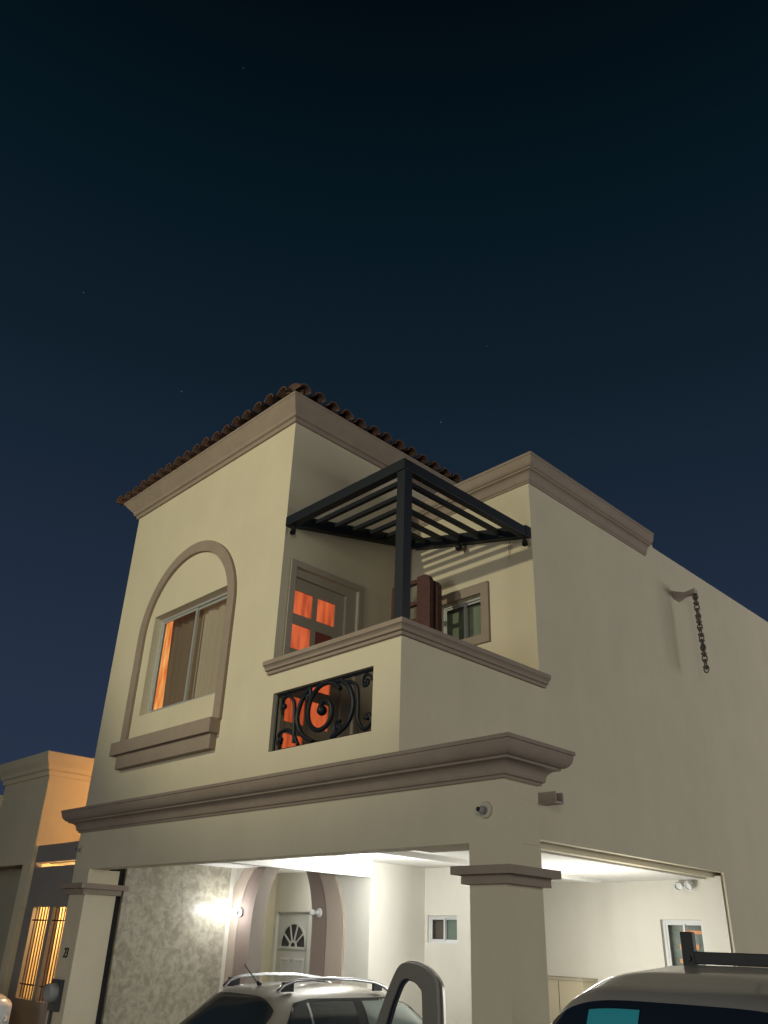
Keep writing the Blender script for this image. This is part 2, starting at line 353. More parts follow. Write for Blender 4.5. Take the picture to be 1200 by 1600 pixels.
# tower roof: hipped, clay barrel tiles
ez = TZ+.275
roof = part(MB().add([(FX-.2, -.2, ez), (TX+.2, -.2, ez), (TX+.2, 6, ez), (FX-.2, 6, ez), (-3.834, 1.7, ez+.42), (-3.834, 6, ez+.42)],
                     [(0, 1, 4), (1, 2, 5, 4), (3, 0, 4, 5), (0, 3, 2, 1), (2, 3, 5)]), 'tower_roof', TILE)
def tile_rows():
    mb = MB(); sl = .42/1.9
    def row(p0, d, L, r=.092):
        d = Vector(d).normalized(); side = Vector((-d.y, d.x, 0)); up = Vector((0, 0, 1)); n = max(1, int(L/.30)); seg = 8
        jit = random.uniform(-.012, .012)
        for k in range(n):
            a = Vector(p0)+d*(k*L/n-.03+jit)+up*((k*L/n)*sl+.005*(k % 2)); b = Vector(p0)+d*((k+1)*L/n+.02)+up*(((k+1)*L/n)*sl-.012)
            r1 = r*random.uniform(.96, 1.08); vs = []; fs = []
            for (c, rr) in ((a, r1), (b, r1*.8), (a, r1-.013), (b, r1*.8-.013)):
                for t in range(seg+1):
                    an = math.pi*t/seg; vs.append(c+side*(rr*math.cos(an))+up*(rr*.95*math.sin(an)+.012))
            m_ = seg+1
            for t in range(seg):
                fs.append((t, t+1, m_+t+1, m_+t)); fs.append((2*m_+t, 3*m_+t, 3*m_+t+1, 2*m_+t+1)); fs.append((t, 2*m_+t, 2*m_+t+1, t+1)); fs.append((m_+t, m_+t+1, 3*m_+t+1, 3*m_+t))
            mb.add(vs, fs)
    x = FX-.17; i = 0
    while x < TX+.2:
        L = min(x-(FX-.2), (TX+.2)-x)
        if L > .02: row((x, -.27, ez-.02+random.uniform(-.012, .012)), (0, 1, 0), max(.25, min(L, 1.9)))
        x += .238
    y = -.12
    while y < 6:
        L = min(y+.2, 1.9)
        row((TX+.27, y, ez-.02+random.uniform(-.012, .012)), (-1, 0, 0), max(.25, L)); row((FX-.27, y, ez-.02), (1, 0, 0), max(.25, L)); y += .238
    # channels between barrels
    return mb
part(tile_rows(), 'roof_tiles', TILE, smooth=True, weld=False)
hip = MB()
for (a, b) in (((TX+.16, -.16, ez+.05), (-3.834, 1.68, ez+.47)), ((FX-.16, -.16, ez+.05), (-3.834, 1.68, ez+.47))):
    a, b = Vector(a), Vector(b)
    for k in range(9):
        p, q = a.lerp(b, k/9), a.lerp(b, (k+1.15)/9); hip.tube([p, q], [.10, .08], 12)
hip.tube([(-3.834, 1.65, ez+.46), (-3.834, 6, ez+.46)], .07, 12)
part(hip, 'hip_tiles', TILE, smooth=True)
# arched surround of the tower window
def arch_pts(cx, zc, r, zb, n=40, rz=None):
    rz = rz or r; return [(cx-r, zb)]+[(cx-r*math.cos(math.pi*i/n), zc+rz*math.sin(math.pi*i/n)) for i in range(n+1)]+[(cx+r, zb)]
def arch_band(mb, cx, zc, ro, ri, zb, y0, y1, zmax=99, rzo=None, rzi=None):
    o = arch_pts(cx, zc, ro, zb, rz=rzo); i_ = arch_pts(cx, zc, ri, zb, rz=rzi)
    o = [(x, min(z, zmax)) for x, z in o]; i_ = [(x, min(z, zmax)) for x, z in i_]
    n = len(o); vs = [(x, y0, z) for x, z in o]+[(x, y0, z) for x, z in i_]+[(x, y1, z) for x, z in o]+[(x, y1, z) for x, z in i_]
    fs = []
    for k in range(n-1):
        fs += [(k, k+1, n+k+1, n+k), (2*n+k, 3*n+k, 3*n+k+1, 2*n+k+1), (k, 2*n+k, 2*n+k+1, k+1), (n+k, n+k+1, 3*n+k+1, 3*n+k)]
    fs += [(0, n, 3*n, 2*n), (n-1, 3*n-1, 4*n-1, 2*n-1)]
    return mb.add(vs, fs)
part(arch_band(MB(), -3.895, 5.07, 1.125, .985, 3.66, -.045, -.0005, rzo=1.11, rzi=.96), 'arch_surround', TRIM, bevel=.008)
part(MB().box(-5.06, -2.79, -.14, 0.002, 3.50, 3.665).box(-4.95, -2.83, -.09, 0.002, 3.33, 3.50), 'window_ledge', TRIM, bevel=.008)
# sliding window
def sliding(parent, axis, c, a0, a1, z0, z1, fr=.035, depth=.05, m1=ALU, gl=GLASS, inner=True, side=1):
    P = (lambda mb, aa, ab, ca, cb, za, zb: mb.box(aa, ab, ca, cb, za, zb)) if axis == 'y' else (lambda mb, aa, ab, ca, cb, za, zb: mb.box(ca, cb, aa, ab, za, zb))
    w = MB(); P(w, a0, a1, c, c+depth, z1-fr, z1); P(w, a0, a1, c, c+depth, z0, z0+fr); P(w, a0, a0+fr, c, c+depth, z0+fr, z1-fr); P(w, a1-fr, a1, c, c+depth, z0+fr, z1-fr)
    o = w.build('window', m1, parent, bevel=.003)
    am = (a0+a1)/2; s_ = MB(); f2 = fr*.75
    for (b0, b1, cc) in ((a0+fr, am+f2/2, c+.012), (am-f2/2, a1-fr, c+.03)):
        P(s_, b0, b1, cc, cc+.014, z1-fr-f2, z1-fr-.001); P(s_, b0, b1, cc, cc+.014, z0+fr+.001, z0+fr+f2); P(s_, b0, b0+f2, cc, cc+.014, z0+fr+f2, z1-fr-f2); P(s_, b1-f2, b1, cc, cc+.014, z0+fr+f2, z1-fr-f2)
    s_.build('sash', m1, o)
    for k, (b0, b1, cc) in enumerate(((a0+fr, am, c+.018), (am, a1-fr, c+.036))):
        g = MB(); P(g, b0+f2, b1-f2, cc, cc+.004, z0+fr+f2, z1-fr-f2); g.build('pane', gl[k] if isinstance(gl, list) else gl, o)
    return o
wn = sliding(house, 'y', .10, *WIN[:2], *WIN[2:], fr=.045, depth=.06)
# curtains inside
def curtain(x0, x1, z0, z1, y, amp, wav, skew=0, n=90):
    vs = []; fs = []
    for i in range(n+1):
        t = i/n; x = x0+(x1-x0)*t; yy = y+amp*math.sin(x*wav)+amp*.5*math.sin(x*wav*2.3+1)
        vs += [(x+skew*(1-t), yy, z1), (x, yy+.01*math.sin(7*t), z0)]
    for i in range(n): fs.append((2*i, 2*i+1, 2*i+3, 2*i+2))
    return MB().add(vs, fs)
curtain(-4.62, -3.86, 3.95, 5.4, .27, .02, 38, -.07).build('curtain', CURTD, wn, smooth=True)
curtain(-3.88, -2.85, 3.95, 5.4, .24, .018, 26).build('curtain', CURT, wn, smooth=True)
part(MB().box(-5.62, -2.4, .60, .62, 3.6, 5.8), 'room_wall', LITORG)
# balcony window with stone frame
bwf = part(MB().wall('y', BD-.035, BD+.001, (-1.54, -.64, 4.66, 5.42), [(-1.42, -.755, 4.77, 5.29)]), 'window_surround', TRIM, bevel=.006)
sliding(house, 'y', BD+.05, -1.42, -.745, 4.76, 5.29, fr=.03, gl=GLASSG)
part(MB().box(-1.7, -.5, BD+.16, BD+.17, 4.5, 5.6), 'room_wall', mat('grey blind', (.50, .45, .38), .9))
STAIN = mat('rust stain', (.22, .17, .11), .95, noise=.4, nscale=30)
for x0, z0, z1 in ((-.335, 5.62, 5.80), (-.315, 5.68, 5.86), (-.29, 5.72, 5.80)):
    part(MB().box(x0, x0+.008, BD-.0015, BD+.001, z0, z1), 'rust_stain', STAIN)
# balcony door
dfr = part(MB().wall('x', TX-.001, TX+.018, (.12, 1.27, 3.10, 5.41), [(.20, 1.19, 3.0, 5.335)]), 'door_surround', BALDOOR)
door = part(MB().wall('x', TX-.11, TX-.075, (.20, 1.03, 3.12, 5.24), [(.27, .545, 5.09-.41*k-.285, 5.09-.41*k) for k in range(5)]+[(.615, .89, 5.09-.41*k-.285, 5.09-.41*k) for k in range(5)]), 'door', BALDOOR)
part(MB().wall('x', TX-.12, TX-.04, (.2, 1.19, 3.12, 5.335), [(.21, 1.03, 3.0, 5.24)]), 'door_frame', BALDOOR)
LITDK = mat('dark curtain', (.07, .03, .03), .8, emit=(.25, .05, .03), emit_s=.12)  # dim red glow put into the dark panes as lamplight
for c in (0, 1):
    for k in range(5):
        y0 = .27 if c == 0 else .615; z1 = 5.09-.41*k; z0 = z1-.285
        dk = (c == 1 and k in (1, 4))
        MB().box(TX-.097, TX-.090, y0, y0+.275, z0, z1).build('pane', LITDK if dk else LITRED, door)
MB().tube([(TX-.06, .96, 4.1), (TX-.02, .96, 4.1), (TX-.02, .86, 4.1)], .012, 8).build('handle', CHROME, door, smooth=True)
# ---- carport interior
part(MB().box(-5.60, -5.45, .58, 2.2, G, CZ), 'textured_wall', TROWEL)
part(MB().box(-5.62, -5.50, .42, .58, G, CZ), 'gap_shade_strip', DARK)  # dark strip painted in place of the shaded gap behind the column
part(MB().box(-5.62, -5.452, 2.2, 2.3, G, CZ), 'wall', WHITE)
XA, YA, YB, YC = -2.68, 2.3, 3.25, 5.9
# arched entry: white panel with arched hole, tan and mauve bands
def arch_wall(mb, x0, x1, z0, z1, cx, zc, r, y0, y1, rz=None):
    a = [(x, min(z, z1)) for x, z in arch_pts(cx, zc, r, z0, rz=rz)]
    n = len(a); top = []
    for (x, z) in a: top.append((x0 if z <= z0+1e-6 and x < cx else x1 if z <= z0+1e-6 else x, z1))
    outer = [(x0, z0)]+[(x0+(x1-x0)*((x-(cx-r))/(2*r)), z1) for x, z in a[1:-1]]+[(x1, z0)]
    vs = [(x, y0, z) for x, z in outer]+[(x, y0, z) for x, z in a]+[(x, y1, z) for x, z in outer]+[(x, y1, z) for x, z in a]; fs = []
    for k in range(n-1):
        fs += [(k, k+1, n+k+1, n+k), (2*n+k, 3*n+k, 3*n+k+1, 2*n+k+1), (n+k, n+k+1, 3*n+k+1, 3*n+k)]
    return mb.add(vs, fs)
ACX = -4.34
REVEAL = mat('tan grey reveal', (.34, .30, .265), .85, noise=.06, bump=(50, .2))
part(arch_wall(MB(), -5.62, XA, G, CZ-.001, ACX, 1.60, .65, YA, YA+.2, rz=1.0).add([(XA, YA, G), (XA, YA+.2, G), (XA, YA+.2, CZ), (XA, YA, CZ)], [(0, 1, 2, 3)]), 'entry_wall', WHITE)
part(arch_band(MB(), ACX, 1.60, 1.24, .94, G, YA-.035, YA-.001, CZ-.004, rzo=1.1, rzi=1.05), 'arch_trim', TAN)
part(arch_band(MB(), ACX, 1.60, .94, .65, G, YA-.018, YA-.001, CZ-.004, rzo=1.05, rzi=1.0), 'arch_trim', MAUVE)
part(MB().box(-5.9, XA, 3.2, 3.3, G, CZ-.001), 'entry_back_wall', WHITE) if False else None
part(arch_band(MB(), ACX, 1.60, .651, .638, G, YA-.019, YA+.203, CZ-.003, rzo=1.0, rzi=.985), 'arch_reveal', REVEAL)
# door wall at y=3.2 with opening
ED = (-5.57, -4.83, G, 1.85)
part(MB().wall('y', 3.17, 3.27, (-5.63, -3.2, G, CZ-.001), [ED]), 'entry_back_wall', WHITE)
part(MB().box(FX, FX+.12, 2.31, 6, G, 2.2), 'wall', STUCCO)
part(MB().box(-3.3, -3.2, YA+.2, 3.17, G, CZ-.001), 'wall', WHITE)
edr = part(MB().wall('y', 3.22, 3.25, (-5.57, -4.83, G, 1.85), [(-5.505, -4.895, 1.345, 1.745)]), 'entry_door', DOORP)
part(MB().wall('y', 3.19, 3.26, (-5.625, -4.80, G, 1.88), [(-5.575, -4.85, G-.1, 1.835)]), 'entry_door_frame', ALU)
# fan light + panels
FCX = -5.20
def fan():
    mb = MB(); n = 24; z0 = 1.40; r = .27
    arch_band(mb, FCX, z0, r+.03, r, z0-.001, 3.205, 3.222, rzo=r+.05, rzi=r+.02)
    mb.box(FCX-r-.03, FCX+r+.03, 3.205, 3.222, z0-.03, z0)
    arch_band(mb, FCX, z0, .085, .055, z0-.001, 3.207, 3.221)
    for a in (36, 72, 108, 144):
        a = math.radians(a); d = Vector((math.cos(a), 0, math.sin(a))); s_ = Vector((-d.z, 0, d.x))*.011
        p = Vector((FCX, 3.208, z0))+d*.08; q = Vector((FCX, 3.208, z0))+d*(r+.01)
        q.z = z0+(q.z-z0)*1.05
        mb.add([p-s_, p+s_, q+s_, q-s_]+[v+Vector((0, .012, 0)) for v in (p-s_, p+s_, q+s_, q-s_)], [(0, 1, 2, 3), (4, 7, 6, 5), (0, 4, 5, 1), (2, 6, 7, 3), (1, 5, 6, 2), (0, 3, 7, 4)])
    return mb
fan().build('fan_light_bars', DOORP, edr)
# spandrel filling around fan
sp_ = MB(); n = 24; vs = []; fs = []
for i in range(n+1):
    a = math.pi*i/n; x = FCX-.30*math.cos(a); z = 1.40+.315*math.sin(a); vs += [(x, 3.222, z), (FCX-.305+(.61)*i/n, 3.222, 1.745)]
for i in range(n): fs.append((2*i, 2*i+2, 2*i+3, 2*i+1))
sp_.add(vs, fs); sp_.add([(-5.505, 3.2225, 1.345), (-4.895, 3.2225, 1.345), (-4.895, 3.2225, 1.40), (-5.505, 3.2225, 1.40)], [(0, 1, 2, 3)])
sp_.build('door_panel', DOORP, edr)
MB().box(-5.5, -4.9, 3.235, 3.24, 1.35, 1.74).build('pane', mat('dark fan glass', (.05, .05, .055), .15, spec=.6), edr)
pn = MB()
for x0, x1 in ((-5.47, -5.25), (-5.15, -4.93)):
    for z0, z1 in ((.55, 1.26), (.02, .42)):
        pn.add([(x0, 3.2195, z0), (x1, 3.2195, z0), (x1, 3.2195, z1), (x0, 3.2195, z1), (x0+.03, 3.208, z0+.03), (x1-.03, 3.208, z0+.03), (x1-.03, 3.208, z1-.03), (x0+.03, 3.208, z1-.03),
                (x0+.045, 3.214, z0+.045), (x1-.045, 3.214, z0+.045), (x1-.045, 3.214, z1-.045), (x0+.045, 3.214, z1-.045)],
               [(0, 1, 5, 4), (1, 2, 6, 5), (2, 3, 7, 6), (3, 0, 4, 7), (4, 5, 9, 8), (5, 6, 10, 9), (6, 7, 11, 10), (7, 4, 8, 11), (8, 9, 10, 11)])
pn.build('door_panel', DOORP, edr)
MB().lathe([(0, -.02), (.014, -.02), (.018, 0)], (FCX, 3.205, 1.22), 'y', 12).build('peephole', CHROME, edr, smooth=True)
MB().ball((-4.90, 3.18, .85), .028).build('handle', CHROME, edr, smooth=True)
# living room block
part(MB().wall('x', XA-.1, XA, (YA+.2, YB+.1, G, CZ-.001), []), 'wall', WHITE)
SW = (-2.63, -2.10, 1.47, 1.86)
part(MB().wall('y', YB, YB+.1, (XA, -1.85, G, CZ-.001), [(XA+.045, -2.155, 1.515, 1.82)]), 'wall', WHITE)
sliding(house, 'y', YB+.03, XA+.045, -2.155, 1.515, 1.82, fr=.025, m1=ALUW, gl=[glass_mat('grey glass', (.74, .71, .69)), GLASSG])
part(MB().box(-2.66, -1.97, YB+.12, YB+.13, 1.3, 2.0), 'room_wall', mat('grey green blind', (.42, .43, .40), .9))
part(MB().box(-1.95, -1.85, YB+.1, YB+.55, G, CZ-.001), 'wall', WHITE)
part(MB().wall('y', YC, YC+.1, (-4.5, -.036, G, CZ+.04), [(-.93, -.36, 1.30, 1.90)]), 'wall', WHITE)
rw = sliding(house, 'y', YC+.06, -.93, -.36, 1.30, 1.90, fr=.035, m1=ALUW, gl=GLASS)
SHELF = mat('room behind window', (.36, .42, .41), .8, noise=.5, nscale=6)
part(MB().box(-1.3, -.15, YC+.18, YC+.19, 1.0, 2.2), 'room_wall', SHELF)
LO = mat('orange reflection', (.6, .28, .14), .7, emit=(.9, .35, .15), emit_s=.35)  # glowing strips paint an orange reflection into the back window
part(MB().box(-.78, -.52, YC+.165, YC+.175, 1.56, 1.62).box(-.72, -.42, YC+.165, YC+.175, 1.74, 1.78).box(-.8, -.6, YC+.165, YC+.175, 1.40, 1.45), 'painted_reflection', LO)
part(MB().box(-4.5, -1.9, YB+.5, YB+.55, G, CZ-.001), 'wall', WHITE)
# ceiling beams running towards the house
part(MB().box(XA-.10, XA, .2, YA, 2.19, CZ-.001), 'ceiling_beam', CEIL)
part(MB().box(-1.62, -1.50, .2, 5.45, 2.325, CZ-.001).box(-1.62, -1.50, 5.45, 5.50, 2.34, CZ-.001), 'ceiling_beam', CEIL)
# ------------------------------------------------------------------ grille in the parapet
def gp(s, t): return (-1.855+1.503*s, .055, 3.18+.605*t)
gr = thing('grille', (-1.1, .055, 3.18), 'dark wrought iron scroll grille set in the balcony parapet opening', 'grille')
fr = MB(); 
for a, b in (((.008, .02), (.992, .02)), ((.008, .98), (.992, .98)), ((.008, .02), (.008, .98)), ((.992, .02), (.992, .98))): fr.tube([gp(*a), gp(*b)], .014, 8)
fr.build('frame', IRON, gr)
def spiral(mb, c, r0, r1, a0, turns, r=.014, sx=1.0, n=48):
    pts = []
    for i in range(n+1):
        t = i/n; a = a0+turns*2*math.pi*t; rr = r0+(r1-r0)*t; pts.append((gp(*c)[0]+sx*rr*math.cos(a), .055, gp(*c)[2]+rr*math.sin(a)))
    mb.tube(pts, r, 8); return pts
def curve(mb, ctrl, r=.014, n=10):
    P = [Vector(gp(*c)) for c in ctrl]; P = [P[0]*2-P[1]]+P+[P[-1]*2-P[-2]]; out = []
    for i in range(1, len(P)-2):
        for k in range(n):
            t = k/n; out.append(.5*((2*P[i])+(-P[i-1]+P[i+1])*t+(2*P[i-1]-5*P[i]+4*P[i+1]-P[i+2])*t*t+(-P[i-1]+3*P[i]-3*P[i+1]+P[i+2])*t**3))
    out.append(P[-2]); mb.tube(out, r, 8)
s1 = MB(); spiral(s1, (.50, .52), .05, .30, math.pi*.9, -1.35, .024); s1.ball(gp(.49, .53), .052); s1.build('scroll', IRON, gr, smooth=True)
s2 = MB(); curve(s2, [(.42, .05), (.30, .22), (.24, .5), (.28, .8), (.36, .96)], .024); curve(s2, [(.36, .96), (.36, .80), (.34, .76), (.325, .84)], .016); s2.build('scroll', IRON, gr, smooth=True)
s3 = MB(); curve(s3, [(.60, .05), (.74, .22), (.79, .5), (.75, .78), (.66, .96)], .024); curve(s3, [(.62, .96), (.80, .82), (.835, .5), (.84, .25), (.90, .08), (.96, .18), (.935, .3), (.90, .24)], .019); s3.build('scroll', IRON, gr, smooth=True)
s4 = MB(); curve(s4, [(.27, .05), (.22, .22), (.14, .34), (.06, .30), (.05, .18), (.09, .14)], .019); curve(s4, [(.22, .1), (.21, .5), (.19, .8), (.12, .93), (.06, .85), (.07, .73), (.10, .74)], .019); s4.build('scroll', IRON, gr, smooth=True)
for c in ((.09, .76), (.08, .2), (.925, .25), (.35, .83)): MB().ball(gp(*c), .028).build('boss', IRON, gr, smooth=True)
for c, r_, a_ in (((.90, .82), .075, 0), ((.655, .2), .06, 1)): s5 = MB(); spiral(s5, c, r_, .02, a_, 1.2, .016); s5.ball(gp(*c), .025); s5.build('scroll', IRON, gr, smooth=True)
# ------------------------------------------------------------------ pergola
pg = thing('pergola', (0, 0, 4.13), 'dark metal pergola with nested right angle slats over the corner balcony', 'pergola')
PZ0, PZ1 = 5.775, 5.895
MB().box(-.115, -.005, .005, .115, 4.13, PZ0).build('post', IRON, pg, bevel=.004)
MB().box(-.155, .0, -.0, .155, 4.131, 4.145).build('post_base', IRON, pg)
def pbeam(mb): mb.build('beam', IRON, pg, bevel=.004)
pbeam(MB().box(TX+.002, 0, -.01, .085, PZ0, PZ1)); pbeam(MB().box(-.085, .0, .085, 2.02, PZ0, PZ1))
SL = .225
pbeam(MB().prism([(.086, 5.79), (2.128, 5.79+SL*2.04), (2.128, 5.93+SL*2.04), (.086, 5.93)], 'x', TX+.002, TX+.087))
pbeam(MB().prism([(.0, 5.78), (TX+.09, 5.79+SL*1.83), (TX+.09, 5.93+SL*1.83), (.0, 5.92)], 'y', 2.03, BD-.002))
for d in (.36, .655, .95, 1.245, 1.54):
    z1 = 5.885+SL*d
    MB().box(TX+.088, -d-.052, d, d+.05, z1-.05, z1).build('slat', IRON, pg)
    MB().box(-d-.05, -d, d, 2.029, z1-.05, z1).build('slat', IRON, pg)
MB().tube([(-.09, .09, 5.86), (-1.87, 1.98, 6.27)], .022, 8).build('ridge', IRON, pg)
def spot(loc, d, lab):
    t = thing('spotlight', loc, lab, 'spotlight', 'small spotlights under the pergola')
    c = Vector(loc); MB().tube([c+Vector((0, 0, .05)), c], .012, 8).build('bracket', BLACKP, t)
    MB().lathe([(.0, -.045), (.022, -.045), (.034, 0), (.034, .04), (.028, .04), (.026, .025), (0, .025)], c, Vector(d), 14).build('head', BLACKP, t, smooth=True)
spot((-1.85, .06, 5.72), (.3, -.4, -1), 'small black spotlight under the pergola corner at the tower wall')
spot((-.05, 2.06, 5.72), (.3, -.4, -1), 'small black spotlight under the pergola corner at the side wall')
t = thing('pendant_lamp', (-1.0, 2.0, 5.9), 'small dark round lamp hanging from the rear pergola beam', 'lamp')
MB().tube([(-1.0, 2.0, 6.10), (-1.0, 2.0, 5.98)], .008, 8).build('cord', BLACKP, t)
MB().ball((-1.0, 2.0, 5.94), (.045, .045, .05)).build('lamp_shade', BLACKP, t, smooth=True)
# ------------------------------------------------------------------ bench standing on end
bn = thing('bench', (-1.2, 1.75, 3.1), 'dark brown wooden slatted bench stood on its end on the balcony', 'bench')
def rslab(mb, x0, x1, y0, y1, z0, z1, r=.12):
    pl = [(x0, z0), (x1, z0)]+[(x1-r+r*math.cos(a*math.pi/16), z1-r+r*math.sin(a*math.pi/16)) for a in range(9)]+[(x0, z1)]
    return mb.prism(pl, 'y', y0, y1)
bo = MB(); rslab(bo, -1.33, -1.12, 1.60, 1.67, 3.1, 5.50, .10); bo.build('backrest', BROWN, bn, bevel=.008)
bo = MB(); rslab(bo, -1.27, -1.10, 1.71, 1.80, 3.1, 5.46, .12); bo.build('seat', BROWN, bn, bevel=.008)
for z in (3.5, 3.85, 4.2, 4.52, 4.80, 4.92, 5.14, 5.42):
    MB().box(-1.70, -1.325, 1.60, 1.66, z, z+.05).build('slat', BROWN, bn, bevel=.004)
MB().box(-1.76, -1.70, 1.60, 1.67, 3.1, 5.47).build('rail', BROWN, bn, bevel=.004)
# ------------------------------------------------------------------ scuppers and chain
sca = thing('scupper', (0, 5.68, 6.15), 'upper cast scupper on the side wall below the parapet with a chain', 'water spout')
MB().add([(0, 5.60, 6.09), (0, 5.76, 6.09), (0, 5.76, 6.22), (0, 5.60, 6.22), (.30, 5.63, 6.12), (.30, 5.73, 6.12), (.30, 5.74, 6.19), (.30, 5.62, 6.19), (.15, 5.64, 6.12), (.15, 5.72, 6.12), (.15, 5.72, 6.175), (.15, 5.64, 6.175)],
         [(0, 1, 9, 8), (1, 2, 10, 9), (2, 3, 11, 10), (3, 0, 8, 11), (8, 9, 5, 4), (9, 10, 6, 5), (10, 11, 7, 6), (11, 8, 4, 7), (4, 5, 6, 7)]).build('spout', SILL, sca, bevel=.004)
scb = thing('scupper', (0, 2.0, 2.85), 'lower square scupper on the side wall just behind the cornice end', 'water spout')
MB().box(0, .20, 1.99, 2.01, 2.80, 2.89).box(0, .20, 2.11, 2.13, 2.80, 2.89).box(0, .2, 1.99, 2.13, 2.78, 2.80).box(0, .10, 2.01, 2.11, 2.80, 2.885).build('spout', SILL, scb, bevel=.003)
MB().box(.10, .104, 2.01, 2.11, 2.80, 2.885).build('outlet', DARK, scb)
ch = thing('rain_chain', (.28, 5.68, 5.0), 'metal rain chain hanging from the upper scupper on the side wall', 'chain')
z = 6.15; k = 0
cm = MB()
while z > 5.0:
    pts = []
    for i in range(14):
        a = 2*math.pi*i/14; dx = .034*math.cos(a); dz = .052*math.sin(a)
        pts.append((.285+(dx if k % 2 else 0), 5.68+(0 if k % 2 else dx), z+dz))
    cm.tube(pts, .010, 6, closed=True); z -= .076; k += 1
cm.build('links', COPPER, ch, smooth=True)
z = 6.06
while z > 5.0: MB().lathe([(.006, -.03), (.034, .0), (.046, .02), (.040, .022), (.02, .0)], (.285, 5.68, z), 'z', 12).build('cup', COPPER, ch, smooth=True); z -= .094
# ------------------------------------------------------------------ lamps of the carport and an added recess fill
def wall_lamp(x, lab, lit):
    t = thing('wall_lamp', (x, YA-.04, 1.80), lab, 'wall lamp', 'wall lamps beside the entry arch')
    MB().lathe([(0, 0), (.055, 0), (.055, -.012), (.045, -.022), (.02, -.03), (0, -.03)], (x, YA-.035, 1.80), 'y', 20).build('base', WHITEP, t, smooth=True)
    MB().tube([(x, YA-.05, 1.80), (x, YA-.11, 1.80)], .022, 12).build('socket', WHITEP, t, smooth=True)
    bm_ = mat('lit bulb', (1, 1, 1), .3, emit=(.95, .98, 1), emit_s=60) if lit else WHITEP
    MB().ball((x, YA-.15, 1.80), (.034, .045, .034)).build('bulb', bm_, t, smooth=True)
wall_lamp(-5.23, 'lit bulb wall lamp on the left leg of the entry arch beside the textured wall', True)
wall_lamp(-3.55, 'unlit white bare bulb wall lamp on the right leg of the entry arch', False)
light('wall_lamp_light', 'POINT', (-5.16, 1.96, 1.82), 12, (.96, .98, 1), .05)
t = thing('ceiling_lamp', (-2.0, 1.6, CZ), 'glowing bare bulb lamp in the middle of the carport ceiling', 'ceiling lamp')
MB().lathe([(0, -.03), (.04, -.03), (.06, 0)], (-2.0, 1.6, CZ-.002), 'z', 20).build('base', WHITEP, t, smooth=True)
MB().tube([(-2.0, 1.6, CZ-.02), (-2.0, 1.6, CZ-.08)], .02, 12).build('socket', WHITEP, t, smooth=True)
MB().ball((-2.0, 1.6, CZ-.125), (.055, .055, .065)).build('bulb', mat('lit bulb', (1, 1, 1)), t, smooth=True)
light('recess_fill', 'POINT', (-4.35, 2.85, 2.1), 17, (.98, .98, .93), .12)  # added unseen fill to brighten the entry door, no fitting
light('ceiling_lamp_light', 'POINT', (-2.0, 1.6, CZ-.24), 68, (.98, .985, .97), .06)
# flood light on the back wall
t = thing('floodlight', (-.47, YC, 2.3), 'white twin head floodlight on the carport back wall above the window', 'floodlight')
MB().box(-.53, -.41, YC-.03, YC, 2.28, 2.36).build('base', WHITEP, t, bevel=.005)
for dx in (-.10, .05): MB().lathe([(0, .04), (.03, .04), (.055, -.01), (.055, -.05), (.045, -.05), (.04, -.02), (0, -.02)], (-.47+dx, YC-.08, 2.30), Vector((dx*3, 1, .5)), 16).build('head', WHITEP, t, smooth=True)
light('back_fill', 'POINT', (-.9, 3.9, 1.35), 150, (1, .98, .91), .4)  # added unseen fill to brighten the back wall, apart from the floodlight
# cameras / round fixtures on the beam
def roundfix(x, z, r, lab):
    t = thing('security_camera', (x, 0, z), lab, 'camera', 'round security cameras on the front beam')
    MB().lathe([(0, -.018), (r*.9, -.018), (r, -.008), (r, 0)], (x, 0, z), 'y', 24).build('base', mat('cream plastic', (.55, .52, .42), .5), t, smooth=True)
    MB().ball((x-.005, -.04, z-.005), r*.5).build('housing', mat('grey plastic', (.30, .30, .29), .4), t, smooth=True)
    MB().lathe([(0, -.01), (r*.28, -.006), (r*.28, 0)], (x-.02, -.04-r*.45, z+.0), 'y', 14).build('lens', BLACKP, t, smooth=True)
roundfix(.925, 2.41, .062, 'round white dome security camera on the beam above the right column')
roundfix(-5.63, 2.42, .045, 'small round security camera at the left end of the beam')
# house number
cu = bpy.data.curves.new('house_number', 'FONT'); cu.body = '23'; cu.size = .17; cu.extrude = .006; cu.shear = .25; cu.space_character = 1.0
tmp = bpy.data.objects.new('tmp', cu); sc.collection.objects.link(tmp); bpy.context.view_layer.update()
me = bpy.data.meshes.new_from_object(tmp.evaluated_get(bpy.context.evaluated_depsgraph_get())); bpy.data.objects.remove(tmp)
ho = bpy.data.objects.new('house_number', me); sc.collection.objects.link(ho); me.materials.clear(); me.materials.append(BLACKP)
ho.rotation_euler = (math.radians(90), 0, 0); ho.location = W((-5.60, -.004, 1.20)); ho.scale = (.85, 1.15, 1)
tag(ho, 'black house number 23 on the front of the left column', 'house number')
# meter
mt = thing('electric_meter', (-5.54, 0, .65), 'grey electric meter box with round glass cover on the left column', 'electric meter')
MB().box(-5.69, -5.44, -.04, 0.003, .64, .97).build('box', GREYP, mt, bevel=.01)
MB().lathe([(0, -.13), (.06, -.125), (.095, -.10), (.105, -.04), (.105, 0)], (-5.56, -.04, .83), 'y', 24).build('meter_cover', mat('dusty meter glass', (.28, .29, .28), .2, spec=.6), mt, smooth=True)
MB().tube([(-5.62, -.02, .64), (-5.62, -.02, .3)], .02, 10).build('conduit', GREYP, mt)
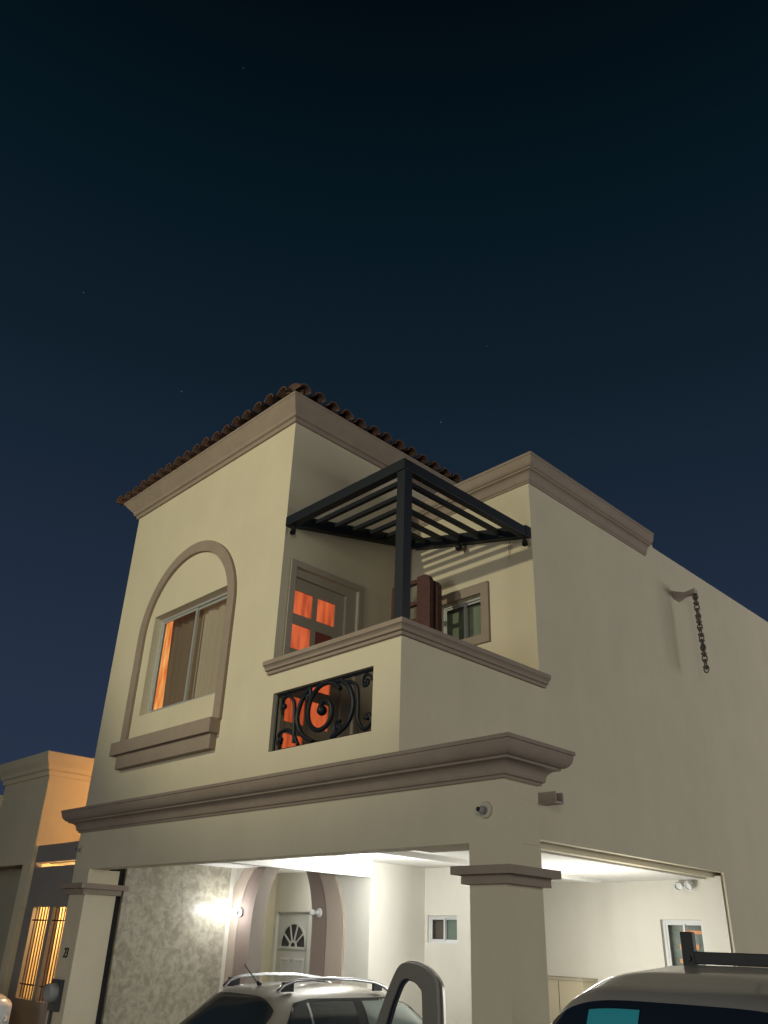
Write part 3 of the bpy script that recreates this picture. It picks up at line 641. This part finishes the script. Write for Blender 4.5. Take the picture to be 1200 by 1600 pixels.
# utility cupboard at the back of the carport
cb = thing('cupboard', (-2.2, YC-.45, G), 'beige utility cupboard standing low against the carport back wall', 'cupboard')
MB().box(-2.75, -1.95, YC-.35, YC-.002, G+.08, 1.13).build('body', mat('beige paint', (.50, .44, .31), .8), cb, bevel=.006)
MB().box(-2.77, -1.93, YC-.37, YC-.002, 1.13, 1.165).build('top', mat('tan paint', (.40, .35, .26), .8), cb, bevel=.004)
MB().box(-2.33, -2.325, YC-.356, YC-.35, G+.08, 1.12).build('door_gap', DARK, cb)
# =================================================================== NEIGHBOUR
nb = thing('neighbour_house', (-8.5, 1, G), 'neighbouring house with cream parapet at the left, its side wall glowing orange', 'house')
NX = -7.10
def npart(mb, name, material, **k): return mb.build(name, material, nb, **k)
npart(MB().wall('y', 0, .15, (-8.72, NX, G, 3.80), [(-8.72, -7.38, G, 2.30), (-7.17, NX, G, 1.75)]), 'wall', NEIGH)
npart(MB().box(NX-.12, NX, .15, 7, G, 3.80), 'side_wall', NEIGH)
npart(MB().box(-8.72, NX-.12, .15, 7, 3.35, 3.45), 'roof', CONC)
npart(MB().box(-8.72, -8.62, .15, 7, 2.30, 3.8), 'wall', NEIGH)
npart(MB().box(-13, -7.22, .32, .42, G, 3.2), 'garage_wall', mat('olive grey paint', (.50, .455, .33), .9, noise=.08))
npart(MB().sweep([((-8.72, .6), (-1, 0)), ((-8.72, 0), (-1, -1)), ((NX, 0), (1, -1)), ((NX, 7), (1, 0))], [(-.01, 3.50), (.03, 3.50), (.035, 3.56), (.07, 3.58), (.08, 3.63), (.13, 3.70), (.15, 3.78), (.15, 3.81), (-.01, 3.81)]), 'cornice', NEIGH)
npart(MB().box(-13, -8.72, .0, .15, 2.30, 3.22), 'wall', NEIGH)
npart(MB().sweep([((-13, 0), (0, -1)), ((-8.722, 0), (0, -1))], [(-.01, 3.18), (.03, 3.18), (.08, 3.28), (.10, 3.36), (-.01, 3.36)]), 'cornice', NEIGH)
# link wall with barred window between the houses
lk = npart(MB().wall('y', .05, .15, (NX, FX, G, 2.54), [(-6.85, -6.35, .70, 1.76), (-6.25, -5.76, .70, 1.76), (-7.09, FX-.01, 2.255, 2.315)]), 'link_wall', NEIGHG)
npart(MB().box(-7.10, FX, .15, .25, 2.36, 2.54), 'link_beam', NEIGHG)
for x0, x1 in ((-6.85, -6.35), (-6.25, -5.76)):
    b = MB()
    for k in range(1, 6): xx = x0+(x1-x0)*k/6; b.tube([(xx, .07, .70), (xx, .07, 1.76)], .009, 8)
    for zz in (.86, 1.60): b.box(x0+.02, x1-.05, .06, .08, zz-.008, zz+.008)
    b.build('window_bars', mat('rusty brown bars', (.10, .055, .03), .7), nb)
npart(MB().box(-7.0, FX-.01, 1.6, 1.7, G, 2.2), 'courtyard_wall', mat('orange lit plaster', (.72, .60, .42), .9, noise=.1, bump=(20, .3)))
npart(MB().box(-7.1, FX-.01, .26, 1.7, 2.32, 2.36), 'courtyard_roof', NEIGHG)
light('assumed_courtyard_light', 'POINT', (-6.4, .75, 1.9), 120, (1, .58, .22), .08)  # assumed unseen lamp behind the bars, turns the courtyard wall orange
light('assumed_orange_light', 'POINT', (-5.95, 2.2, 3.3), 175, (1, .48, .17), .10)  # assumed orange light for the neighbour's side wall, its source unseen
# assumed unseen lamp added on the left wall for the orange light
tl = thing('assumed_lamp', (-5.77, 2.2, 3.3), 'assumed unseen amber bulkhead lamp added between the two houses to light the neighbouring side wall', 'wall lamp')
MB().box(-5.80, -5.751, 2.14, 2.26, 3.20, 3.36).build('base', BLACKP, tl); MB().ball((-5.83, 2.2, 3.3), .05).build('bulb', mat('assumed amber bulb', (1, .6, .3), .4, emit=(1, .5, .15), emit_s=8), tl, smooth=True)
# =================================================================== CARS
def interp(tab, x):
    if x <= tab[0][0]: return tab[0][1]
    for (a, b), (c, d) in zip(tab, tab[1:]):
        if x <= c:
            t = (x-a)/(c-a); return b+(d-b)*t
    return tab[-1][1]
def smooth_tab(tab, x, w=.06): return sum(interp(tab, x+w*k) for k in (-1, -.5, 0, .5, 1))/5
class Car:
    def __init__(s, L, HW, belt, top, taper=.20, H=1.55, sill=.24):
        s.L, s.HW, s.belt, s.top, s.taper, s.H, s.sill = L, HW, belt, top, taper, H, sill
    def plan(s, y):
        d = min(y, s.L-y); return s.HW*(1-.16*max(0, 1-d/.35)**2.2-.05*max(0, 1-d/.9))
    def T(s, y): return smooth_tab(s.top, y)
    def B(s, y): return min(s.belt, s.T(y)-.10)
    def P(s, y, u):
        w = s.plan(y); B = s.B(y); T = s.T(y)
        if u < .35:
            v = u/.35; return (w*(.90+.10*math.sin(min(v*1.25, 1)*math.pi/2)), y, s.sill+(B-s.sill)*v)
        a = (u-.35)/.65*math.pi/2; z = B+(T-B)*math.sin(a)**.80
        x = w*max(0, math.cos(a))**.42*(1-s.taper*max(0, (z-B))/(s.H-s.belt)) if T > s.belt+.02 else w*max(0, math.cos(a))**.5
        return (x, y, z)
    def sx(s, y, z):
        lo, hi = 0, 1
        for _ in range(30):
            m_ = (lo+hi)/2
            if s.P(y, m_)[2] < z: lo = m_
            else: hi = m_
        return s.P(y, lo)[0]
    def body(s):
        mb = MB(True); ny = 96; us = [.0, .05, .12, .2, .28, .33, .35, .38, .42, .47, .52, .57, .62, .67, .72, .76, .80, .84, .88, .92, .96, 1.0]
        row = []
        ys = [s.L*(.5-.5*math.cos(math.pi*i/ny)) if False else s.L*i/ny for i in range(ny+1)]
        vs = []; fs = []
        n = 2*len(us)-1
        for y in ys:
            pr = [s.P(y, u) for u in us]; vs += pr+[(-x, yy, z) for x, yy, z in reversed(pr[:-1])]
        for i in range(ny):
            for j in range(n-1): fs.append((i*n+j, i*n+j+1, (i+1)*n+j+1, (i+1)*n+j))
            fs.append((i*n, (i+1)*n, (i+1)*n+n-1, i*n+n-1))
        fs.append(tuple(range(n))); fs.append(tuple(range(ny*n+n-1, ny*n-1, -1)))
        return mb.add(vs, fs)
    def patch(s, y0, y1, u0, u1, off=.006, n=16, both=True, edge=None):
        vs = []; fs = []; mb = MB(True)
        for i in range(n+1):
            y = y0+(y1-y0)*i/n
            lo = u0 if edge is None else u0+edge*(abs(2*i/n-1)**3)
            r = [s.P(y, lo+(u1-lo)*j/n) for j in range(n+1)]
            r = r+[(-x, a, z) for x, a, z in reversed(r[:-1])]
            vs += r
        m_ = 2*n+1
        # offset outward by local normal
        V = [Vector(v) for v in vs]; O = []
        for i in range(n+1):
            for j in range(m_):
                a = V[min(i+1, n)*m_+j]-V[max(i-1, 0)*m_+j]; b = V[i*m_+min(j+1, m_-1)]-V[i*m_+max(j-1, 0)]
                nn = b.cross(a); nn = nn.normalized() if nn.length > 1e-9 else Vector((0, 0, 1))
                if nn.z < 0: nn = -nn
                O.append(V[i*m_+j]+nn*off)
        for i in range(n):
            for j in range(m_-1): fs.append((i*m_+j, i*m_+j+1, (i+1)*m_+j+1, (i+1)*m_+j))
        return mb.add(O, fs)
    def side(s, poly, sgn, off=.006, nz=6):
        """poly: list of (y, zbot, ztop) columns"""
        vs = []; fs = []; mb = MB(True)
        for (y, z0, z1) in poly:
            for k in range(nz+1):
                z = z0+(z1-z0)*k/nz; vs.append((sgn*(s.sx(y, z)+off), y, z))
        for i in range(len(poly)-1):
            for k in range(nz): a = i*(nz+1)+k; fs.append((a, a+1, a+nz+2, a+nz+1))
        return mb.add(vs, fs)
def car_root(name, loc, rz, lab):
    t = thing(name, loc, lab, 'car', None); t.rotation_euler = (0, 0, rz); return t
def wheels(t, c, ys, r=.33):
    for y in ys:
        for sg in (-1, 1):
            x = sg*(c.HW-.10)
            w = MB(True).lathe([(.19, -.10), (r-.03, -.11), (r, -.08), (r, .08), (r-.03, .11), (.19, .10)], (x, y, r), 'x', 32).build('wheel', RUBBER, t, smooth=True)
            MB(True).lathe([(0, .105), (.05, .105), (.07, .09), (.17, .10), (.2, .095), (.2, -.09), (0, -.09)], (x, y, r), (sg, 0, 0), 20).build('rim', CHROME, w, smooth=True)
            MB(True).lathe([(r+.015, -.02), (r+.06, -.02), (r+.06, .015), (r+.015, .015)], (sg*c.sx(y, .5), y, r), 'x', 32).build('wheel_arch', BLACKP, t, smooth=True)
def lin(a, b, n=8): return [a+(b-a)*i/n for i in range(n+1)]
def col_poly(pts_b, pts_t, y0, y1, n=10): return [(y, interp(pts_b, y), interp(pts_t, y)) for y in lin(y0, y1, n)]
CARGL = mat('dark car glass', (.030, .038, .042), .07, spec=.8, coat=.3)
CARGL2 = mat('pale car glass', (.22, .27, .24), .08, spec=.8)
SILV = mat('champagne silver paint', (.37, .35, .305), .34, metal=.45, coat=.6)
# ---- silver crossover
c1 = Car(3.95, .82, .96, [(0, .93), (.06, 1.0), (.20, 1.10), (.62, 1.475), (.78, 1.535), (1.3, 1.565), (1.9, 1.56), (2.35, 1.51), (2.65, 1.43), (3.15, 1.07), (3.3, 1.02), (3.8, .88), (3.95, .66)], taper=.20, H=1.56)
a = car_root('parked_car', (-1.77, -.60, G-.012), 0, 'silver crossover car with roof rails and an open side door parked in the carport')
c1.body().build('body', SILV, a, smooth=True)
c1.patch(.10, .60, .62, 1.0, .008, edge=.05).build('rear_window', CARGL, a, smooth=True)
c1.patch(2.72, 3.12, .62, 1.0, .008, edge=.03).build('windscreen', CARGL, a, smooth=True)
for sg in (-1, 1):
    zt = [(.62, 1.10), (.85, 1.38), (1.1, 1.42), (2.3, 1.42), (2.6, 1.36), (3.0, 1.10)]; zb_ = [(.62, 1.08), (.75, 1.03), (3.0, 1.00)]
    s_ = c1.side([(y, interp(zb_, y)-.02, interp(zt, y)+.02) for y in lin(.62, 3.0, 30)], sg, .004).build('window_surround', BLACKP, a, smooth=True)
    c1.side([(y, interp(zb_, y)+.01, interp(zt, y)-.01) for y in lin(.70, 1.03, 8)], sg, .008).build('quarter_window', CARGL, a, smooth=True)
    c1.side([(y, interp(zb_, y)+.01, interp(zt, y)-.01) for y in lin(1.06, 1.72, 10)], sg, .008).build('side_window', CARGL, a, smooth=True)
    c1.side([(y, interp(zb_, y)+.01, interp(zt, y)-.01) for y in lin(1.86, 2.85, 12)], sg, .008).build('side_window', CARGL2, a, smooth=True)
    c1.side([(y, interp(zb_, y)+.01, interp(zt, y)-.01) for y in (1.028, 1.040, 1.052, 1.062)], sg, .014).build('window_divider', CHROME, a)
    # roof rails
    pts = [(.72, 1.50), (.80, 1.565), (.95, 1.605), (1.3, 1.625), (1.8, 1.62), (2.15, 1.59), (2.32, 1.545), (2.40, 1.50)]
    MB(True).tube([(sg*.50, y, z) for y, z in pts], .021, 10).build('roof_rail', CHROME, a, smooth=True)
    MB(True).box(sg*.485, sg*.515, .78, .93, 1.50, 1.59).build('rail_foot', BLACKP, a); MB(True).box(sg*.485, sg*.515, 2.14, 2.28, 1.50, 1.575).build('rail_foot', BLACKP, a)
    MB(True).add([(sg*v[0], v[1], v[2]) for v in [(.60, .02, .95), (.80, .12, .98), (.83, .30, .92), (.80, .10, .78), (.60, .0, .80)]], [(0, 1, 2, 3, 4)]).build('tail_light', mat('red lens', (.35, .02, .02), .2), a)
    MB(True).ball((sg*.93, 2.72, 1.03), (.10, .06, .07)).build('mirror', SILV, a, smooth=True)
MB(True).tube([(0, .86, 1.54), (0, .82, 1.57)], [.03, .016], 10).tube([(0, .82, 1.56), (0, .62, 1.74)], .006, 6).build('antenna', BLACKP, a, smooth=True)
MB(True).box(-.25, .25, -.012, .01, .62, .75).build('number_plate', WHITEP, a)
MB(True).tube([(-.30, .07, 1.075), (.05, .105, 1.11), (.22, .09, 1.085)], .012, 8).build('wiper', BLACKP, a, smooth=True)
wheels(a, c1, (.72, 3.2))
# open door (hinged at the pillar, standing out square from the car)
outer = [(-1.158, .30), (-1.158, .813), (-1.068, .998), (-.97, 1.18), (-.885, 1.301), (-.806, 1.345), (-.68, 1.345), (-.541, 1.306), (-.443, 1.233), (-.413, 1.138), (-.399, .876), (-.399, .30)]
inner = [(-1.03, .826), (-.957, .998), (-.88, 1.137), (-.838, 1.195), (-.78, 1.218), (-.70, 1.205), (-.63, 1.174), (-.592, 1.132), (-.583, 1.055), (-.574, .861)]
def ring(mb, o, i_, y0, y1):
    # bridge two outlines by resampling both by arc length over the upper part
    def res(p, n):
        d = [0]
        for a_, b_ in zip(p, p[1:]): d.append(d[-1]+math.dist(a_, b_))
        out = []
        for k in range(n+1):
            t_ = d[-1]*k/n
            for q in range(len(p)-1):
                if t_ <= d[q+1]+1e-9:
                    f = (t_-d[q])/max(1e-9, d[q+1]-d[q]); out.append((p[q][0]+(p[q+1][0]-p[q][0])*f, p[q][1]+(p[q+1][1]-p[q][1])*f)); break
        return out
    def cr(p, m=6):
        P = [p[0]]+list(p)+[p[-1]]; out = []
        for q in range(1, len(P)-2):
            for k in range(m):
                t_ = k/m; out.append(tuple(.5*(2*P[q][c]+(P[q+1][c]-P[q-1][c])*t_+(2*P[q-1][c]-5*P[q][c]+4*P[q+1][c]-P[q+2][c])*t_*t_+(3*P[q][c]-P[q-1][c]-3*P[q+1][c]+P[q+2][c])*t_**3) for c in (0, 1)))
        return out+[p[-1]]
    A, B_ = cr(o), cr(i_); n = len(A)-1
    vs = [(x, y0, z) for x, z in A]+[(x, y0, z) for x, z in B_]+[(x, y1, z) for x, z in A]+[(x, y1, z) for x, z in B_]; N = n+1; fs = []
    for k in range(n): fs += [(k, k+1, N+k+1, N+k), (2*N+k, 3*N+k, 3*N+k+1, 2*N+k+1), (k, 2*N+k, 2*N+k+1, k+1), (N+k, N+k+1, 3*N+k+1, 3*N+k)]
    fs += [(0, N, 3*N, 2*N), (n, 2*N+n, 3*N+n, N+n)]
    return mb.add(vs, fs)
TRIMG = mat('grey door trim', (.20, .19, .17), .6)
dr = ring(MB(), outer[1:-1], inner, .94, 1.0).box(-1.158, -.399, .94, 1.0, .25, .813).build('door', TRIMG, a, bevel=.008, smooth=True)
ring(MB(), [(x-.014, z+.010) for x, z in outer[1:-1]], [(x+.02, z-.015) for x, z in outer[1:-1]], 1.001, 1.03).build('door_skin', SILV, dr, smooth=True)
ring(MB(), inner, [(x+(.028 if k < 4 else .015 if k < 6 else -.003), z-(.012 if k > 2 else 0)) for k, (x, z) in enumerate(inner)], .955, .99).build('weather_strip', mat('navy rubber', (.012, .016, .028), .5), dr)
# ---- dark glazed tall SUV with rack (right foreground)
DK = mat('grey beige paint', (.34, .33, .30), .38, metal=.3, coat=.5)
c2 = Car(4.5, .97, 1.15, [(0, 1.16), (.05, 1.24), (.10, 1.34), (.34, 1.75), (.42, 1.82), (.8, 1.905), (1.6, 1.95), (2.4, 1.925), (2.9, 1.80), (3.5, 1.28), (3.7, 1.18), (4.3, 1.05), (4.5, .8)], taper=.07, H=1.93)
b = car_root('parked_suv', (2.94, -1.44, G-.006), math.radians(8), 'grey SUV in the right foreground with dark rear glass, turquoise sticker and black roof rack')
c2.body().build('body', DK, b, smooth=True)
DG = mat('navy dark glass', (.012, .02, .032), .09, spec=.7)
c2.patch(.07, .36, .50, 1.0, .008, edge=.05).build('rear_window', DG, b, smooth=True)
c2.patch(2.98, 3.45, .60, 1.0, .008).build('windscreen', DG, b, smooth=True)
for sg in (-1, 1):
    c2.side([(y, 1.20, 1.60) for y in lin(.55, 2.75, 24)], sg, .006).build('side_window', DG, b, smooth=True)
    MB(True).box(sg*.70, sg*.86, -.01, .08, .85, 1.10).build('tail_light', mat('red lens', (.35, .02, .02)), b, bevel=.01)
wheels(b, c2, (.85, 3.6), .37)
# sticker laid on the glass
def sticker():
    vs = []; N = 6
    for i in range(N+1):
        for j in range(N+1):
            y = .17+.15*i/N; u = .86+.14*j/N; p = c2.P(y, u); vs.append(p)
    return vs
def c2_at(xf, y, off):
    lo, hi = .36, 1.0
    for _ in range(30):
        m_ = (lo+hi)/2
        if c2.P(y, m_)[0] > abs(xf): lo = m_
        else: hi = m_
    p = c2.P(y, lo); return (xf, y-.6*off, p[2]+off)
vs = []; fs = []
for i in range(7):
    for j in range(7):
        yy = .13+.19*i/6; x = -.52+.30*j/6+(.05*(1-i/6) if False else 0); vs.append(c2_at(x, yy, .016))
for i in range(6):
    for j in range(6): fs.append((i*7+j, i*7+j+1, i*7+j+8, i*7+j+7))
MB(True).add(vs, fs).build('sticker', mat('turquoise sticker', (.035, .36, .43), .5), b)
# rack
RX, RY, RZ = 0, 1.85, 1.865
rk = MB(True).box(-.43, .52, RY-.03, RY+.03, RZ+.085, RZ+.165).build('roof_rack', BLACKP, b, bevel=.006)
MB(True).box(-.47, -.38, RY-.035, RY+.035, RZ-.02, RZ+.29).build('upright', BLACKP, rk, bevel=.008)
MB(True).box(.44, .53, RY-.035, RY+.035, RZ-.02, RZ+.29).build('upright', BLACKP, rk, bevel=.008)
MB(True).lathe([(0, -.05), (.022, -.05), (.022, -.03), (.012, -.03)], (-.425, RY, RZ+.12), 'y', 10).build('bolt', BLACKP, rk)
# ---- white car at the far left
WP = mat('white car paint', (.72, .73, .74), .3, coat=.6)
c3 = Car(4.2, .84, 1.0, [(0, 1.08), (.08, 1.16), (.25, 1.19), (.75, 1.20), (1.25, 1.44), (1.7, 1.50), (2.3, 1.46), (3.0, 1.06), (3.9, .82), (4.2, .6)], taper=.2, H=1.43)
d = car_root('parked_car', (-6.32, -.42, G-.018), math.pi, 'white sedan car parked before the neighbouring house at the left edge')
c3.body().build('body', WP, d, smooth=True)
c3.patch(.80, 1.18, .55, 1.0, .008).build('rear_window', CARGL, d, smooth=True)
c3.patch(2.35, 2.95, .55, 1.0, .008).build('windscreen', CARGL, d, smooth=True)
for sg in (-1, 1):
    c3.side([(y, .93, interp([(1.0, 1.0), (1.4, 1.28), (2.2, 1.29), (2.8, 1.02)], y)) for y in lin(1.0, 2.8, 20)], sg, .006).build('side_window', CARGL, d, smooth=True)
    MB(True).ball((sg*.66, .10, .83), (.13, .07, .07)).build('tail_light', mat('clear lens', (.6, .6, .55), .1, spec=.8), d, smooth=True)
wheels(d, c3, (.75, 3.3), .32)
